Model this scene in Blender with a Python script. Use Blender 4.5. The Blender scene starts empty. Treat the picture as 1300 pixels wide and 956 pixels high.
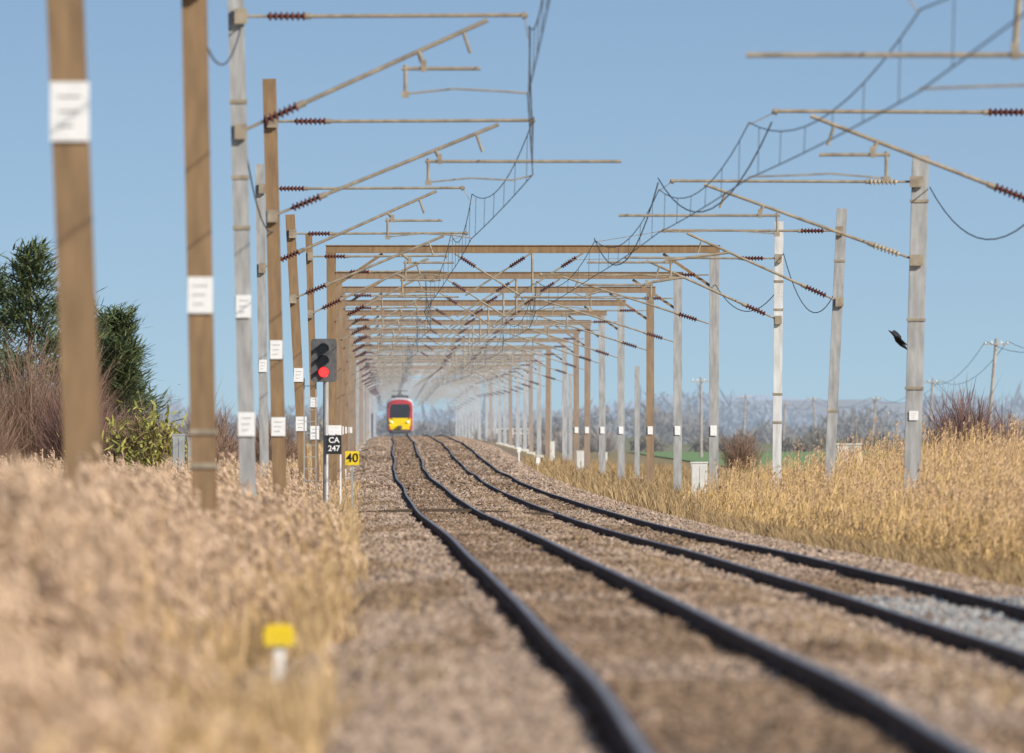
import bpy, math, random
import numpy as np
from mathutils import Vector, Matrix
random.seed(4); rng=np.random.default_rng(4)
scene=bpy.context.scene
ZC=3.0   # camera height datum; all z tables are relative to eye level
# ------------------------------------------------------------------ materials
def mat(name,col,rough=.7,metal=0.,var=.25,scale=8.,col2=None,bump=0.,island=False,emit=None,coords='Object',stretch=None):
    m=bpy.data.materials.new(name); m.use_nodes=True
    nt=m.node_tree; N=nt.nodes; L=nt.links
    b=N['Principled BSDF']; b.inputs['Roughness'].default_value=rough; b.inputs['Metallic'].default_value=metal
    c2=col2 if col2 else tuple(max(0,c*(1-var)) for c in col)
    c1=col if col2 else tuple(min(1,c*(1+var*.6)) for c in col)
    ramp=N.new('ShaderNodeMix'); ramp.data_type='RGBA'
    ramp.inputs[6].default_value=(*c1,1); ramp.inputs[7].default_value=(*c2,1)
    if island:
        b.inputs['Specular IOR Level'].default_value=.15
        g=N.new('ShaderNodeNewGeometry')
        L.new(g.outputs['Random Per Island'],ramp.inputs[0])
    else:
        tc=N.new('ShaderNodeTexCoord'); mp=N.new('ShaderNodeMapping')
        if stretch: mp.inputs['Scale'].default_value=stretch
        L.new(tc.outputs[coords],mp.inputs[0])
        nz=N.new('ShaderNodeTexNoise'); nz.inputs['Scale'].default_value=scale; nz.inputs['Detail'].default_value=5
        L.new(mp.outputs[0],nz.inputs['Vector'])
        mr=N.new('ShaderNodeMapRange'); mr.inputs[1].default_value=.3; mr.inputs[2].default_value=.7
        L.new(nz.outputs[0],mr.inputs[0]); L.new(mr.outputs[0],ramp.inputs[0])
    L.new(ramp.outputs[2],b.inputs['Base Color'])
    if bump>0 and not island:
        bp=N.new('ShaderNodeBump'); bp.inputs['Strength'].default_value=bump; bp.inputs['Distance'].default_value=.02
        L.new(nz.outputs[0],bp.inputs['Height']); L.new(bp.outputs[0],b.inputs['Normal'])
    if emit and emit[1]>0:
        b.inputs['Emission Color'].default_value=(*emit[0],1); b.inputs['Emission Strength'].default_value=emit[1]
    return m
def mixc(c,h,f): return tuple(a*(1-f)+b*f for a,b in zip(c,h))
HAZE_COL=(.46,.51,.58)  # air haze colour, painted into distant materials as tint and emission
HAZE_F=(0,.06,.16,.30,.44)  # share of painted haze per distance step, none on the nearest
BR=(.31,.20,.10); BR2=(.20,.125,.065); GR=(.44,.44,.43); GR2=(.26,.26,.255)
def haze_tiers(nm,c,c2,sc,st=None): return [mat('%s_%d'%(nm,i),mixc(c,HAZE_COL,f*.7),.7,0,col2=mixc(c2,HAZE_COL,f*.7),scale=sc,stretch=st,emit=(HAZE_COL,f*.3)) for i,f in enumerate(HAZE_F)]  # haze painted in: base colour paled and a faint glow, rising with distance
M_brown=haze_tiers('weathered_brown_steel_haze',BR,BR2,3,(3,3,.6))
M_grey=haze_tiers('galvanised_steel_haze',GR,GR2,3,(3,3,.6))
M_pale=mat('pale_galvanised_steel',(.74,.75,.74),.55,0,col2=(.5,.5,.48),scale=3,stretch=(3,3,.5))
M_tube=haze_tiers('arm_tube_haze',(.40,.34,.25),(.22,.18,.13),5)
M_insT=haze_tiers('brown_porcelain_haze',(.13,.035,.022),(.08,.02,.015),5)
M_insb=mat('beige_porcelain',(.5,.42,.3),.35,0,var=.2)
M_wire=mat('wire_copper_dark',(.08,.085,.09),.6,0,var=.2)
M_wiref=mat('wire_far_haze_glow',(.17,.19,.22),.7,0,var=.2,emit=(HAZE_COL,.06))  # paler, faintly glowing copy of the wire; paints haze on far spans
M_white=mat('white_enamel',(.85,.85,.83),.5,0,var=.08,scale=12)
M_black=mat('black_paint',(.018,.018,.02),.75,0,var=.2)
M_yellow=mat('yellow_paint',(.85,.62,.02),.5,0,var=.1)
M_cab=mat('cabinet_paint',(.68,.68,.64),.6,0,var=.15,scale=4)
M_cabg=mat('grey_cabinet_paint',(.35,.37,.37),.6,0,var=.2,scale=4)
M_wood=mat('weathered_timber',(.28,.21,.15),.85,0,var=.35,scale=6)
M_woodf=mat('distant_timber_haze_glow',(.36,.31,.28),.85,0,var=.25,scale=2,emit=(HAZE_COL,.1))  # paled timber with a slight emission standing in for haze
def haze_tier(d): return 0 if d<520 else 1 if d<760 else 2 if d<1050 else 3 if d<1450 else 4  # picks the painted haze step by distance
# ------------------------------------------------------------------ mesh builder
class MB:
    def __init__(s): s.v=[];s.f=[];s.m=[]
    def add(s,vs,fs,mi=0):
        o=len(s.v); s.v+= [tuple(v) for v in vs]; s.f+=[tuple(i+o for i in f) for f in fs]; s.m+=[mi]*len(fs)
    def frame(s,p0,p1,up=(0,0,1)):
        p0=Vector(p0);p1=Vector(p1);a=(p1-p0);l=a.length;a.normalize()
        u=Vector(up)
        if abs(a.dot(u))>.95: u=Vector((0,1,0))
        x=a.cross(u).normalized(); y=x.cross(a).normalized()
        return p0,p1,a,x,y,l
    def beam(s,p0,p1,w,h,mi=0,up=(0,0,1),ox=0,oy=0):
        p0,p1,a,x,y,l=s.frame(p0,p1,up)
        vs=[]
        for p in (p0,p1):
            for sx,sy in((-1,-1),(1,-1),(1,1),(-1,1)): vs.append(p+x*(ox+sx*w/2)+y*(oy+sy*h/2))
        s.add(vs,[(3,2,1,0),(4,5,6,7),(0,1,5,4),(1,2,6,5),(2,3,7,6),(3,0,4,7)],mi)
    def hbeam(s,p0,p1,w,h,t=.02,mi=0,up=(0,0,1)):
        s.beam(p0,p1,w,t,mi,up,0,h/2-t/2); s.beam(p0,p1,w,t,mi,up,0,-h/2+t/2); s.beam(p0,p1,t,h-2*t-.004,mi,up)
    def tube(s,p0,p1,r,mi=0,n=8,r1=None):
        p0,p1,a,x,y,l=s.frame(p0,p1); r1=r if r1 is None else r1
        vs=[];
        for p,rr in((p0,r),(p1,r1)):
            for i in range(n):
                t=2*math.pi*i/n; vs.append(p+x*math.cos(t)*rr+y*math.sin(t)*rr)
        fs=[(i,(i+1)%n,n+(i+1)%n,n+i) for i in range(n)]+[tuple(range(n))[::-1],tuple(range(n,2*n))]
        s.add(vs,fs,mi)
    def lathe(s,p0,p1,prof,mi=0,n=10):
        p0,p1,a,x,y,l=s.frame(p0,p1); vs=[];fs=[]
        for t,r in prof:
            for i in range(n):
                th=2*math.pi*i/n; vs.append(p0+a*(l*t)+x*math.cos(th)*r+y*math.sin(th)*r)
        for k in range(len(prof)-1):
            for i in range(n): fs.append((k*n+i,k*n+(i+1)%n,(k+1)*n+(i+1)%n,(k+1)*n+i))
        fs.append(tuple(range(n))[::-1]); fs.append(tuple(range((len(prof)-1)*n,len(prof)*n)))
        s.add(vs,fs,mi)
    def insulator(s,p0,p1,r=.085,mi=0,sheds=7):
        prof=[(0,.03)]
        for k in range(sheds):
            t=(k+.2)/(sheds); prof+=[(t,.035),(t+.25/sheds,r),(t+.5/sheds,r*.9),(t+.6/sheds,.035)]
        prof.append((1,.03)); s.lathe(p0,p1,prof,mi)
    def path(s,pts,r,mi=0,n=5):
        vs=[];fs=[]
        pts=[Vector(p) for p in pts]
        for k,p in enumerate(pts):
            a=(pts[min(k+1,len(pts)-1)]-pts[max(k-1,0)]).normalized()
            u=Vector((0,0,1)) if abs(a.z)<.95 else Vector((0,1,0))
            x=a.cross(u).normalized(); y=x.cross(a)
            for i in range(n):
                t=2*math.pi*i/n; vs.append(p+x*math.cos(t)*r+y*math.sin(t)*r)
        for k in range(len(pts)-1):
            for i in range(n): fs.append((k*n+i,k*n+(i+1)%n,(k+1)*n+(i+1)%n,(k+1)*n+i))
        s.add(vs,fs,mi)
    def build(s,name,mats,parent=None,smooth=False):
        me=bpy.data.meshes.new(name); me.from_pydata(s.v,[],s.f)
        for m in mats: me.materials.append(m)
        me.polygons.foreach_set('material_index',s.m)
        if smooth: me.polygons.foreach_set('use_smooth',[True]*len(s.f))
        me.update(); o=bpy.data.objects.new(name,me); scene.collection.objects.link(o)
        if parent: o.parent=parent
        return o
def trimesh(name,V,F,mats,mi=None,smooth=False):
    me=bpy.data.meshes.new(name); V=np.asarray(V,np.float32); F=np.asarray(F,np.int32); nf,k=F.shape
    me.vertices.add(len(V)); me.vertices.foreach_set('co',V.ravel())
    me.loops.add(nf*k); me.loops.foreach_set('vertex_index',F.ravel())
    me.polygons.add(nf); me.polygons.foreach_set('loop_start',np.arange(nf,dtype=np.int32)*k)
    for m in mats: me.materials.append(m)
    if mi is not None: me.polygons.foreach_set('material_index',np.asarray(mi,np.int32))
    me.polygons.foreach_set('use_smooth',np.full(nf,smooth))
    me.update(calc_edges=True)
    o=bpy.data.objects.new(name,me); scene.collection.objects.link(o); return o
def empty(name,loc=(0,0,0)):
    o=bpy.data.objects.new(name,None); o.location=loc; scene.collection.objects.link(o); return o
# ------------------------------------------------------------------ alignment survey (metres)
T=np.array([ # dist, x1, z1, x2, z2
 (20,1.6,-1.48,5.6,-1.7),(60,1.45,-1.49,5.4,-1.73),(94,1.29,-1.51,5.2,-1.76),(132,.95,-1.59,4.95,-1.83),(149,.82,-1.62,4.85,-1.87),
 (187,.47,-1.68,4.5,-1.9),(260,-.2,-1.8,3.75,-2.0),(299,-.6,-1.87,3.25,-2.08),(444,-2.04,-2.08,1.5,-2.18),(600,-3.4,-2.15,.1,-2.2),
 (769,-4.96,-2.05,-1.3,-2.08),(860,-5.7,-1.8,-2.1,-1.82),(952,-6.4,-1.43,-2.85,-1.43),(1176,-8.0,-.92,-4.5,-.92),(1667,-11.7,-.48,-8.2,-.48),
 (2000,-14.4,-.9,-10.9,-.9),(2600,-19,-2.0,-15.5,-2.0),(4000,-30,-2.4,-26.5,-2.4),(12000,-90,-2.4,-86.5,-2.4)])
LG=np.linspace(math.log(15),math.log(12000),3000); kern=np.exp(-.5*(np.arange(-75,76)/26.)**2); kern/=kern.sum()
def sm(col):
    y=np.interp(LG,np.log(T[:,0]),T[:,col]); y=np.pad(y,75,mode='reflect',reflect_type='odd'); return np.convolve(y,kern,'valid')
G=[sm(i) for i in (1,2,3,4)]
def tr(i,d,kind):
    d=np.asarray(d,float); base=np.interp(np.log(d),LG,G[(i-1)*2+(0 if kind=='x' else 1)])
    a=np.clip((d-300)/450,0,1)*np.clip((1500-d)/500,0,1)
    if kind=='x': w=.035*np.sin(d/23.+i)+.05*np.sin(d/47.+2*i)
    else: w=.012*np.sin(d/17.+1.7*i)+.024*np.sin(d/37.+i)
    return base+a*w
def X1(d):return tr(1,d,'x')
def X2(d):return tr(2,d,'x')
def Z1(d):return tr(1,d,'z')
def Z2(d):return tr(2,d,'z')
def ss(t): t=np.clip(t,0,1); return t*t*(3-2*t)
def gz(x,d):
    x=np.asarray(x,float); d=np.asarray(d,float)+0*x
    x1,x2,z1,z2=X1(d),X2(d),Z1(d)-.14,Z2(d)-.14
    t=(x-(x1+1.3))/np.maximum(x2-x1-2.6,.2)
    b=z1+(z2-z1)*ss(t)+.08*np.exp(-((t-.5)/.3)**2)+.02*np.sin(d*.35+x*2)*np.sin(d*.11-x)
    fld=-2.45-.0*d
    l=(x1-1.9)-x; r=x-(x2+2.0)
    b=np.where(l>0,z1-.3*ss(l/1.7)+(fld-(z1-.3))*ss((l-1.7)/7),b)
    b=np.where(r>0,z2-.3*ss(r/1.7)+(fld-(z2-.3))*ss((r-1.7)/6),b)
    return b
# ------------------------------------------------------------------ ground sheet
rows=np.concatenate([[-30,0,10],np.geomspace(18,14000,520)])
off=np.concatenate([-np.geomspace(9000,14,44),np.arange(-13.5,14.6,.3),np.geomspace(15.2,9000,44)])
D,O=np.meshgrid(rows,off,indexing='ij'); Dc=np.maximum(D,18)
XX=(X1(Dc)+X2(Dc))/2+O
ZZ=gz(XX,Dc)+ (rng.normal(0,1,XX.shape)*np.where(np.abs(O)<5,.008,.03))*(np.abs(O)<16)
V=np.stack([XX,D,ZZ+ZC],-1).reshape(-1,3)
nr,nc=XX.shape; idx=np.arange(nr*nc).reshape(nr,nc)
F=np.stack([idx[:-1,:-1],idx[:-1,1:],idx[1:,1:],idx[1:,:-1]],-1).reshape(-1,4)
mg=bpy.data.materials.new('ground_soil_ballast'); mg.use_nodes=True
nt=mg.node_tree;N=nt.nodes;L=nt.links;b=N['Principled BSDF'];b.inputs['Roughness'].default_value=.95
at=N.new('ShaderNodeAttribute');at.attribute_name='bed'
gp=N.new('ShaderNodeNewGeometry')
n1=N.new('ShaderNodeTexNoise');n1.inputs['Scale'].default_value=14;n1.inputs['Detail'].default_value=8
n2=N.new('ShaderNodeTexNoise');n2.inputs['Scale'].default_value=.35;n2.inputs['Detail'].default_value=6
n3=N.new('ShaderNodeTexNoise');n3.inputs['Scale'].default_value=.012;n3.inputs['Detail'].default_value=4
for n in(n1,n2,n3):L.new(gp.outputs['Position'],n.inputs['Vector'])
def rmp(cols,src):
    r=N.new('ShaderNodeValToRGB'); e=r.color_ramp.elements
    while len(e)<len(cols): e.new(.5)
    for el,(p,c) in zip(e,cols): el.position=p; el.color=(*c,1)
    L.new(src,r.inputs[0]); return r
rb=rmp([(.3,(.15,.10,.07)),(.5,(.26,.19,.14)),(.7,(.38,.29,.22))],n1.outputs[0])
rg=rmp([(.3,(.2,.14,.065)),(.5,(.33,.25,.125)),(.7,(.4,.31,.17))],n2.outputs[0])
rf=rmp([(.35,(.32,.29,.2)),(.5,(.2,.23,.11)),(.62,(.34,.31,.25))],n3.outputs[0])
mx=N.new('ShaderNodeMix');mx.data_type='RGBA';L.new(at.outputs['Fac'],mx.inputs[0]);L.new(rg.outputs[0],mx.inputs[6]);L.new(rb.outputs[0],mx.inputs[7])
at2=N.new('ShaderNodeAttribute');at2.attribute_name='far'
mx2=N.new('ShaderNodeMix');mx2.data_type='RGBA';L.new(at2.outputs['Fac'],mx2.inputs[0]);L.new(mx.outputs[2],mx2.inputs[6]);L.new(rf.outputs[0],mx2.inputs[7])
L.new(mx2.outputs[2],b.inputs['Base Color'])
bp=N.new('ShaderNodeBump');bp.inputs['Strength'].default_value=.6;bp.inputs['Distance'].default_value=.03;L.new(n1.outputs[0],bp.inputs['Height']);L.new(bp.outputs[0],b.inputs['Normal'])
g=trimesh('ground',V,F,[mg],smooth=True)
bed=(1-ss((np.abs(O)-5.2)/1.2))
a=g.data.attributes.new('bed','FLOAT','POINT');a.data.foreach_set('value',bed.ravel().astype(np.float32))
a=g.data.attributes.new('far','FLOAT','POINT');a.data.foreach_set('value',(ss((np.abs(O)-18)/10)).ravel().astype(np.float32))
M_green=mat('winter_wheat_haze_glow',(.15,.27,.08),.9,0,col2=(.22,.32,.12),scale=.05,emit=(HAZE_COL,.05))  # weak emission lays painted haze over the crop green
fb=MB(); fb.add([(14,930,ZC-2.38),(46,930,ZC-2.38),(70,1650,ZC-2.36),(12,1650,ZC-2.36)],[(0,1,2,3)]); fb.build('green_field',[M_green])
# ------------------------------------------------------------------ rails & sleepers
M_rail=mat('rusty_rail',(.16,.09,.055),.85,0,col2=(.06,.036,.024),scale=2,stretch=(3,.6,3)); M_head=mat('worn_rail_head',(.40,.38,.36),.45,.45,var=.3,scale=1,stretch=(6,.3,4))
ds=np.concatenate([np.arange(5,1800,2.5),np.arange(1800,2700,20)])
prof=[(-.07,-.16),(-.07,-.148),(-.01,-.125),(-.01,-.04),(-.034,-.032),(-.034,-.010),(-.027,0),(.027,0),(.034,-.010),(.034,-.032),(.01,-.04),(.01,-.125),(.07,-.148),(.07,-.16)]
def track(i,X,Z):
    P=empty('railway_track',(0,0,0)); dd=np.maximum(ds,16)
    for side in(-1,1):
        xc=X(dd)+side*.753; zc=Z(dd)+ZC; n=len(prof)
        V=np.stack([np.stack([xc+px,ds,zc+pz],-1) for px,pz in prof],1).reshape(-1,3)
        F=[];mi=[]
        k=np.arange(len(ds)-1)
        for j in range(n):
            j2=(j+1)%n; F.append(np.stack([k*n+j,k*n+j2,(k+1)*n+j2,(k+1)*n+j],-1)); mi.append(np.full(len(k),1 if j in(5,6,7) else 0))
        o=trimesh('rail',V,np.concatenate(F),[M_rail,M_head],np.concatenate(mi)); o.parent=P
    sb=MB()
    for d in np.arange(20,700,.7):
        x=float(X(d))+random.uniform(-.03,.03); z=float(Z(d))+ZC-.134+random.uniform(-.014,.010); hw=random.uniform(1.24,1.32)
        sb.beam((x-hw,d,z-.06),(x-.84,d,z-.06),.25,.12); sb.beam((x-.66,d,z-.06),(x+.66,d,z-.06),.25,.12); sb.beam((x+.84,d,z-.06),(x+hw,d,z-.06),.25,.12)
        if d<420:
            for side in(-1,1):
                for q in(-1,1): sb.beam((x+side*.753+q*.105-.03,d,z+.02),(x+side*.753+q*.105+.03,d,z+.02),.09,.04,1)
    sb.build('sleepers',[mat('sleeper_timber',(.28,.20,.14),.9,0,col2=(.12,.085,.06),scale=1.3),M_rail],P)
    return P
track(1,X1,Z1); track(2,X2,Z2)
cb=MB()
for k in range(3):
    d=402+k*.32; 
    cb.beam((float(X1(d))-3.0,d,ZC-2.16),(float(X1(d))-.85,d,ZC-2.07),.28,.07)
    cb.beam((float(X1(d))-.66,d,ZC-2.07),(float(X1(d))+.66,d,ZC-2.07),.28,.07)
    cb.beam((float(X1(d))+.85,d,ZC-2.09),(float(X2(d))-.9,d,ZC-2.17),.28,.06)
cb.build('foot_crossing_boards',[mat('dark_timber',(.09,.065,.045),.9)])
# ------------------------------------------------------------------ ballast stones
NS=165000
d=np.concatenate([np.exp(rng.uniform(math.log(70),math.log(560),135000)),rng.uniform(520,1500,30000)]); u=rng.uniform(0,1,NS)
x1,x2=X1(d),X2(d); x=(x1-3.1)+u*((x2+3.2)-(x1-3.1))
keep=np.ones(NS,bool)
for xc in(x1-.753,x1+.753,x2-.753,x2+.753): keep&=np.abs(x-xc)>.13
d=d[keep];x=x[keep];n=len(d)
x1,x2=X1(d),X2(d); infour=(np.abs(x-x1)<1.3)|(np.abs(x-x2)<1.3)
r=rng.uniform(.016,.045,n)*(1+.3*(d>250)+.8*(d>540))*np.where(infour,.85,1); z=gz(x,d)+ZC+r*.4
ax=np.array([(1,0,0),(-1,0,0),(0,1,0),(0,-1,0),(0,0,1),(0,0,-1)],float)
dirs=ax[None]+rng.normal(0,.28,(n,6,3)); th=rng.uniform(0,6.28,n); c,s_=np.cos(th)[:,None],np.sin(th)[:,None]
dx=dirs[...,0]*c-dirs[...,1]*s_; dy=dirs[...,0]*s_+dirs[...,1]*c
V=np.stack([x[:,None]+dx*r[:,None]*1.2,d[:,None]+dy*r[:,None]*1.2,z[:,None]+dirs[...,2]*r[:,None]*.8],-1).reshape(-1,3)
fo=np.array([(0,2,4),(2,1,4),(1,3,4),(3,0,4),(2,0,5),(1,2,5),(3,1,5),(0,3,5)])
F=(fo[None]+(np.arange(n)*6)[:,None,None]).reshape(-1,3)
mi=np.zeros(n,int)
patch=np.sin(d/7.+x*1.3)+np.sin(d/3.1+1)+rng.normal(0,.7,n)
big=np.sin(d/19.+x*1.1)+np.sin(d/9.3-x*2)+rng.normal(0,.5,n)
mi[(np.abs(x-x1)<.72)&(patch>-1.0)]=1
mi[(np.abs(x-x1-1.9)<.8)&(patch>.0)]=1
mi[(x<x1-1.1)&(big>.6)]=1
mi[(np.abs(x-x2)<.7)&(big>0)&(d>185)]=1
mi[(x-x2<1.6)&(x-x2>-.7)&(d<190)&(rng.uniform(0,1,n)<.8)]=2
trimesh('track_ballast',V,F,[mat('ballast_pinkish',(.54,.41,.31),.9,island=True,col2=(.24,.17,.12)),mat('ballast_stained',(.36,.25,.165),.9,island=True,col2=(.14,.095,.06)),mat('ballast_fresh',(.48,.49,.48),.9,island=True,col2=(.27,.27,.265))],np.repeat(mi,8))
# ------------------------------------------------------------------ vegetation blades
def blades(P0,P1,P2,w,ang=None):
    n=len(P0); a=rng.uniform(0,math.pi,n) if ang is None else ang
    W=np.stack([np.cos(a),np.sin(a)*.6,np.zeros(n)],-1)*(np.asarray(w)[:,None] if np.ndim(w) else w)*.5
    V=np.stack([P0-W*.7,P0+W*.7,P1-W,P1+W,P2],1).reshape(-1,3)
    f=np.array([(0,1,3),(0,3,2),(2,3,4)]); F=(f[None]+(np.arange(n)*5)[:,None,None]).reshape(-1,3); return V,F
def combine(parts):
    Vs=[];Fs=[];Ms=[];o=0
    for V,F,m in parts: Vs.append(V);Fs.append(F+o);Ms.append(np.full(len(F),m));o+=len(V)
    return np.concatenate(Vs),np.concatenate(Fs),np.concatenate(Ms)
def reeds(name,x,d,h,mats,K=12,plume=.26,pw=.035,wind=(-.6,0),has=1.,leaves=3):
    n=len(x); base=np.stack([x,d,gz(x,d)+ZC-.05],-1)
    lean=np.stack([rng.normal(wind[0]*.12,.09,n),rng.normal(0,.07,n),np.zeros(n)],-1)*h[:,None]
    top=base+lean+np.stack([0*h,0*h,h],-1); mid=base+lean*.35+np.stack([0*h,0*h,h*.55],-1)
    parts=[(*blades(base,mid,top,.018),0)]
    for k in range(leaves):
        t=rng.uniform(.15,.75,n)[:,None]; q0=base+(top-base)*t; l=rng.uniform(.2,.45,n)
        a=rng.uniform(0,6.28,n); dr=np.stack([np.cos(a)*.5+wind[0]*.4,np.sin(a)*.5,0*a],-1)*l[:,None]
        q1=q0+dr*.4+np.stack([0*l,0*l,l*.6],-1); q2=q0+dr*1.0+np.stack([0*l,0*l,l*.75],-1)
        parts.append((*blades(q0,q1,q2,.02),0))
    s=rng.uniform(0,1,n)<has; tp=top[s]; m=len(tp)
    for k in range(K):
        t=rng.uniform(0,1,m); q0=tp-np.stack([0*t,0*t,plume*(1-t)],-1)
        l=rng.uniform(.08,.2,m)*(1.15-t*.6); a=rng.uniform(0,6.28,m)
        dr=np.stack([np.cos(a)*.5+wind[0],np.sin(a)*.5,0*a],-1)*l[:,None]
        q1=q0+dr*.5+np.stack([0*l,0*l,l*.5],-1); q2=q0+dr+np.stack([0*l,0*l,l*.35],-1)
        parts.append((*blades(q0,q1,q2,pw),1))
    V,F,M=combine(parts); return trimesh(name,V,F,mats,M)
M_stem=mat('reed_stem_golden',(.76,.54,.29),.8,island=True,col2=(.42,.28,.13)); M_plume=mat('reed_plume_buff',(.80,.60,.42),.9,island=True,col2=(.48,.33,.22))
M_stemR=mat('reed_stem_straw',(.82,.57,.27),.8,island=True,col2=(.44,.29,.12)); M_plumeR=mat('reed_plume_tan',(.76,.54,.33),.9,island=True,col2=(.46,.30,.17))
n=60000; d=np.exp(rng.uniform(math.log(44),math.log(560),n)); e=X1(d)-2.75+.25*np.sin(d*.21)+.15*np.sin(d*.55); L_=np.minimum(-.0335*d-1.0,e-1.2)
x=e-(e-L_)*rng.uniform(0,1,n)+rng.normal(0,.1,n)
offl=e-x; clump=np.sin(x*2.3+d*.21)+np.sin(d*.13-x*.9)+.7*np.sin(x*6+d*.6)
h=np.clip(.5+offl*.5,.35,1.22)*(1+.17*clump)*rng.uniform(.6,1.12,n)
k=~((d>84)&(d<128)&(x>-2.15)&(x<-1.1)); k&=~((d<420)&(d>330)&(x>-4.6)); x,d,h=x[k],d[k],h[k]
reeds('reed_bed',x,d,h,[M_stem,M_plume],has=.8,pw=.03)
n=48000; d=np.exp(rng.uniform(math.log(150),math.log(480),n)); e=X2(d)+3.8+.25*np.sin(d*.17)+.15*np.sin(d*.5); R_=np.maximum(.0335*d+1.5,e+4)
x=e+(R_-e)*rng.uniform(0,1,n)**1.0+rng.normal(0,.12,n); o=np.maximum(x-e,0)
h=np.clip(.55+.5*ss(o/.7)+o*.18,.5,2.1)*rng.uniform(.5,1.16,n)*(1+.14*np.sin(x*2+d*.2)+.12*np.sin(x*5-d*.4))
reeds('reed_bed',x,d,h,[M_stemR,M_plumeR],K=8,plume=.26,pw=.024,wind=(.45,0),has=.4,leaves=4)
def grass(name,x,d,h,mats,w=.012):
    n=len(x); P0=np.stack([x,d,gz(x,d)+ZC-.03],-1); l=np.stack([rng.normal(0,.35,n),rng.normal(0,.3,n),0*x],-1)*h[:,None]
    P1=P0+l*.4+np.stack([0*h,0*h,h*.65],-1); P2=P0+l+np.stack([0*h,0*h,h],-1)
    V,F=blades(P0,P1,P2,w); return trimesh(name,V,F,mats)
M_gg=mat('dry_grass_golden',(.74,.53,.29),.85,island=True,col2=(.38,.26,.13)); M_gb=mat('dry_grass_brown',(.50,.36,.19),.9,island=True,col2=(.23,.155,.08))
n=34000; d=np.exp(rng.uniform(math.log(60),math.log(620),n)); x=X1(d)-2.7-np.abs(rng.normal(0,.3,n))+.22*np.sin(d*.5)+.2*np.sin(d*.17)
hh=rng.uniform(.1,.5,n)*(1+.5*np.sin(d*.9+x)); kk=~((d>84)&(d<125)&(x>-2.1)); grass('dry_grass_verge',x[kk],d[kk],hh[kk],[M_gg],.014)
n=60000; d=np.exp(rng.uniform(math.log(140),math.log(900),n)); x=X2(d)+3.0+np.abs(rng.normal(0,1,n))*np.where(d>430,5,.8)
grass('dry_grass_verge',x,d,rng.uniform(.1,.5,n)*np.where(d>430,1.6,1),[M_gb],np.where(d>430,.035,.016))
n=26000; d=rng.uniform(520,1500,n); x=X1(d)-3.2-np.abs(rng.normal(0,1,n))*4
grass('dry_grass_verge',x,d,rng.uniform(.3,1.0,n),[M_gg],.05)
n=14000; d=np.exp(rng.uniform(math.log(80),math.log(700),n)); cl=np.round(d/4.)*4+rng.normal(0,.5,n); cl=np.clip(cl,70,800)
side=rng.integers(0,3,n); x=np.where(side==0,X1(cl)-2.2+.5*np.sin(cl*1.7),np.where(side==1,X1(cl)+1.8+.3*np.sin(cl*2.3),X2(cl)+2.4+.4*np.sin(cl*1.1)))+rng.normal(0,.14,n)
kk=np.sin(cl*3.7)>.1; grass('weed_tufts',x[kk],cl[kk],rng.uniform(.04,.18,n)[kk],[M_gb],.014)
# ------------------------------------------------------------------ trees & shrubs
def trunk(mb,x,y,z0,H,r,nb=10,spread=1.,mi=0,up=.6):
    top=Vector((x+random.uniform(-.2,.2),y,z0+H)); mb.tube((x,y,z0),top,r,mi,7,r*.25)
    for k in range(nb):
        t=.2+.75*k/nb; a=random.uniform(0,6.28); p=Vector((x,y,z0+H*t)); q=p+Vector((math.cos(a)*spread,math.sin(a)*spread,spread*up))*(1.1-t*.6)
        mb.tube(p,q,r*.4*(1.1-t),mi,5,r*.08)
        for j in range(3):
            pp=p.lerp(q,.5+.2*j); mb.tube(pp,pp+Vector((random.uniform(-1,1),random.uniform(-1,1),random.uniform(.2,1)))*spread*.35,r*.12,mi,4,.005)
def conifer(x,y,z0,H,R,n,m1,m2,size=.16):
    P=MB(); trunk(P,x,y,z0,H*.95,.2,16,R*.7,up=.3); root=P.build('conifer_tree',[M_wood])
    nc=150; t=rng.uniform(0.05,1,nc)**.8; a=rng.uniform(0,6.28,nc); rr=R*(1-t**1.6)*(.4+.8*rng.uniform(0,1,nc))*(1+.35*np.sin(t*17+a))+.12
    cx=x+np.cos(a)*rr; cy=y+np.sin(a)*rr; cz=z0+.25+H*t*.97
    ci=rng.integers(0,nc,n); P0=np.stack([cx[ci],cy[ci],cz[ci]],-1)+rng.normal(0,1,(n,3))*np.array([.27,.27,.17])
    out=np.stack([np.cos(a[ci]),np.sin(a[ci]),.35+0*a[ci]],-1)+rng.normal(0,.5,(n,3)); out*=size
    V,F=blades(P0,P0+out,P0+out*1.9,size*.5); o=trimesh('foliage',V,F,[m1,m2],np.repeat((rng.uniform(0,1,nc)<.45)[ci].astype(int),3)); o.parent=root; return root
M_con=mat('conifer_needles_dark',(.10,.13,.06),.8,island=True,col2=(.045,.065,.035)); M_con2=mat('conifer_needles_light',(.17,.21,.09),.8,island=True,col2=(.09,.12,.055))
for x,y,H,R in((-18.3,600,9.4,1.9),(-20.2,605,8.6,2.2),(-16.9,612,7.6,1.4),(-15.4,615,6.9,1.15),(-15.0,598,5.6,.9),(-22.5,600,9,2.3)):
    conifer(x,y,ZC-2.5,H,R,8000,M_con,M_con2)
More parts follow.
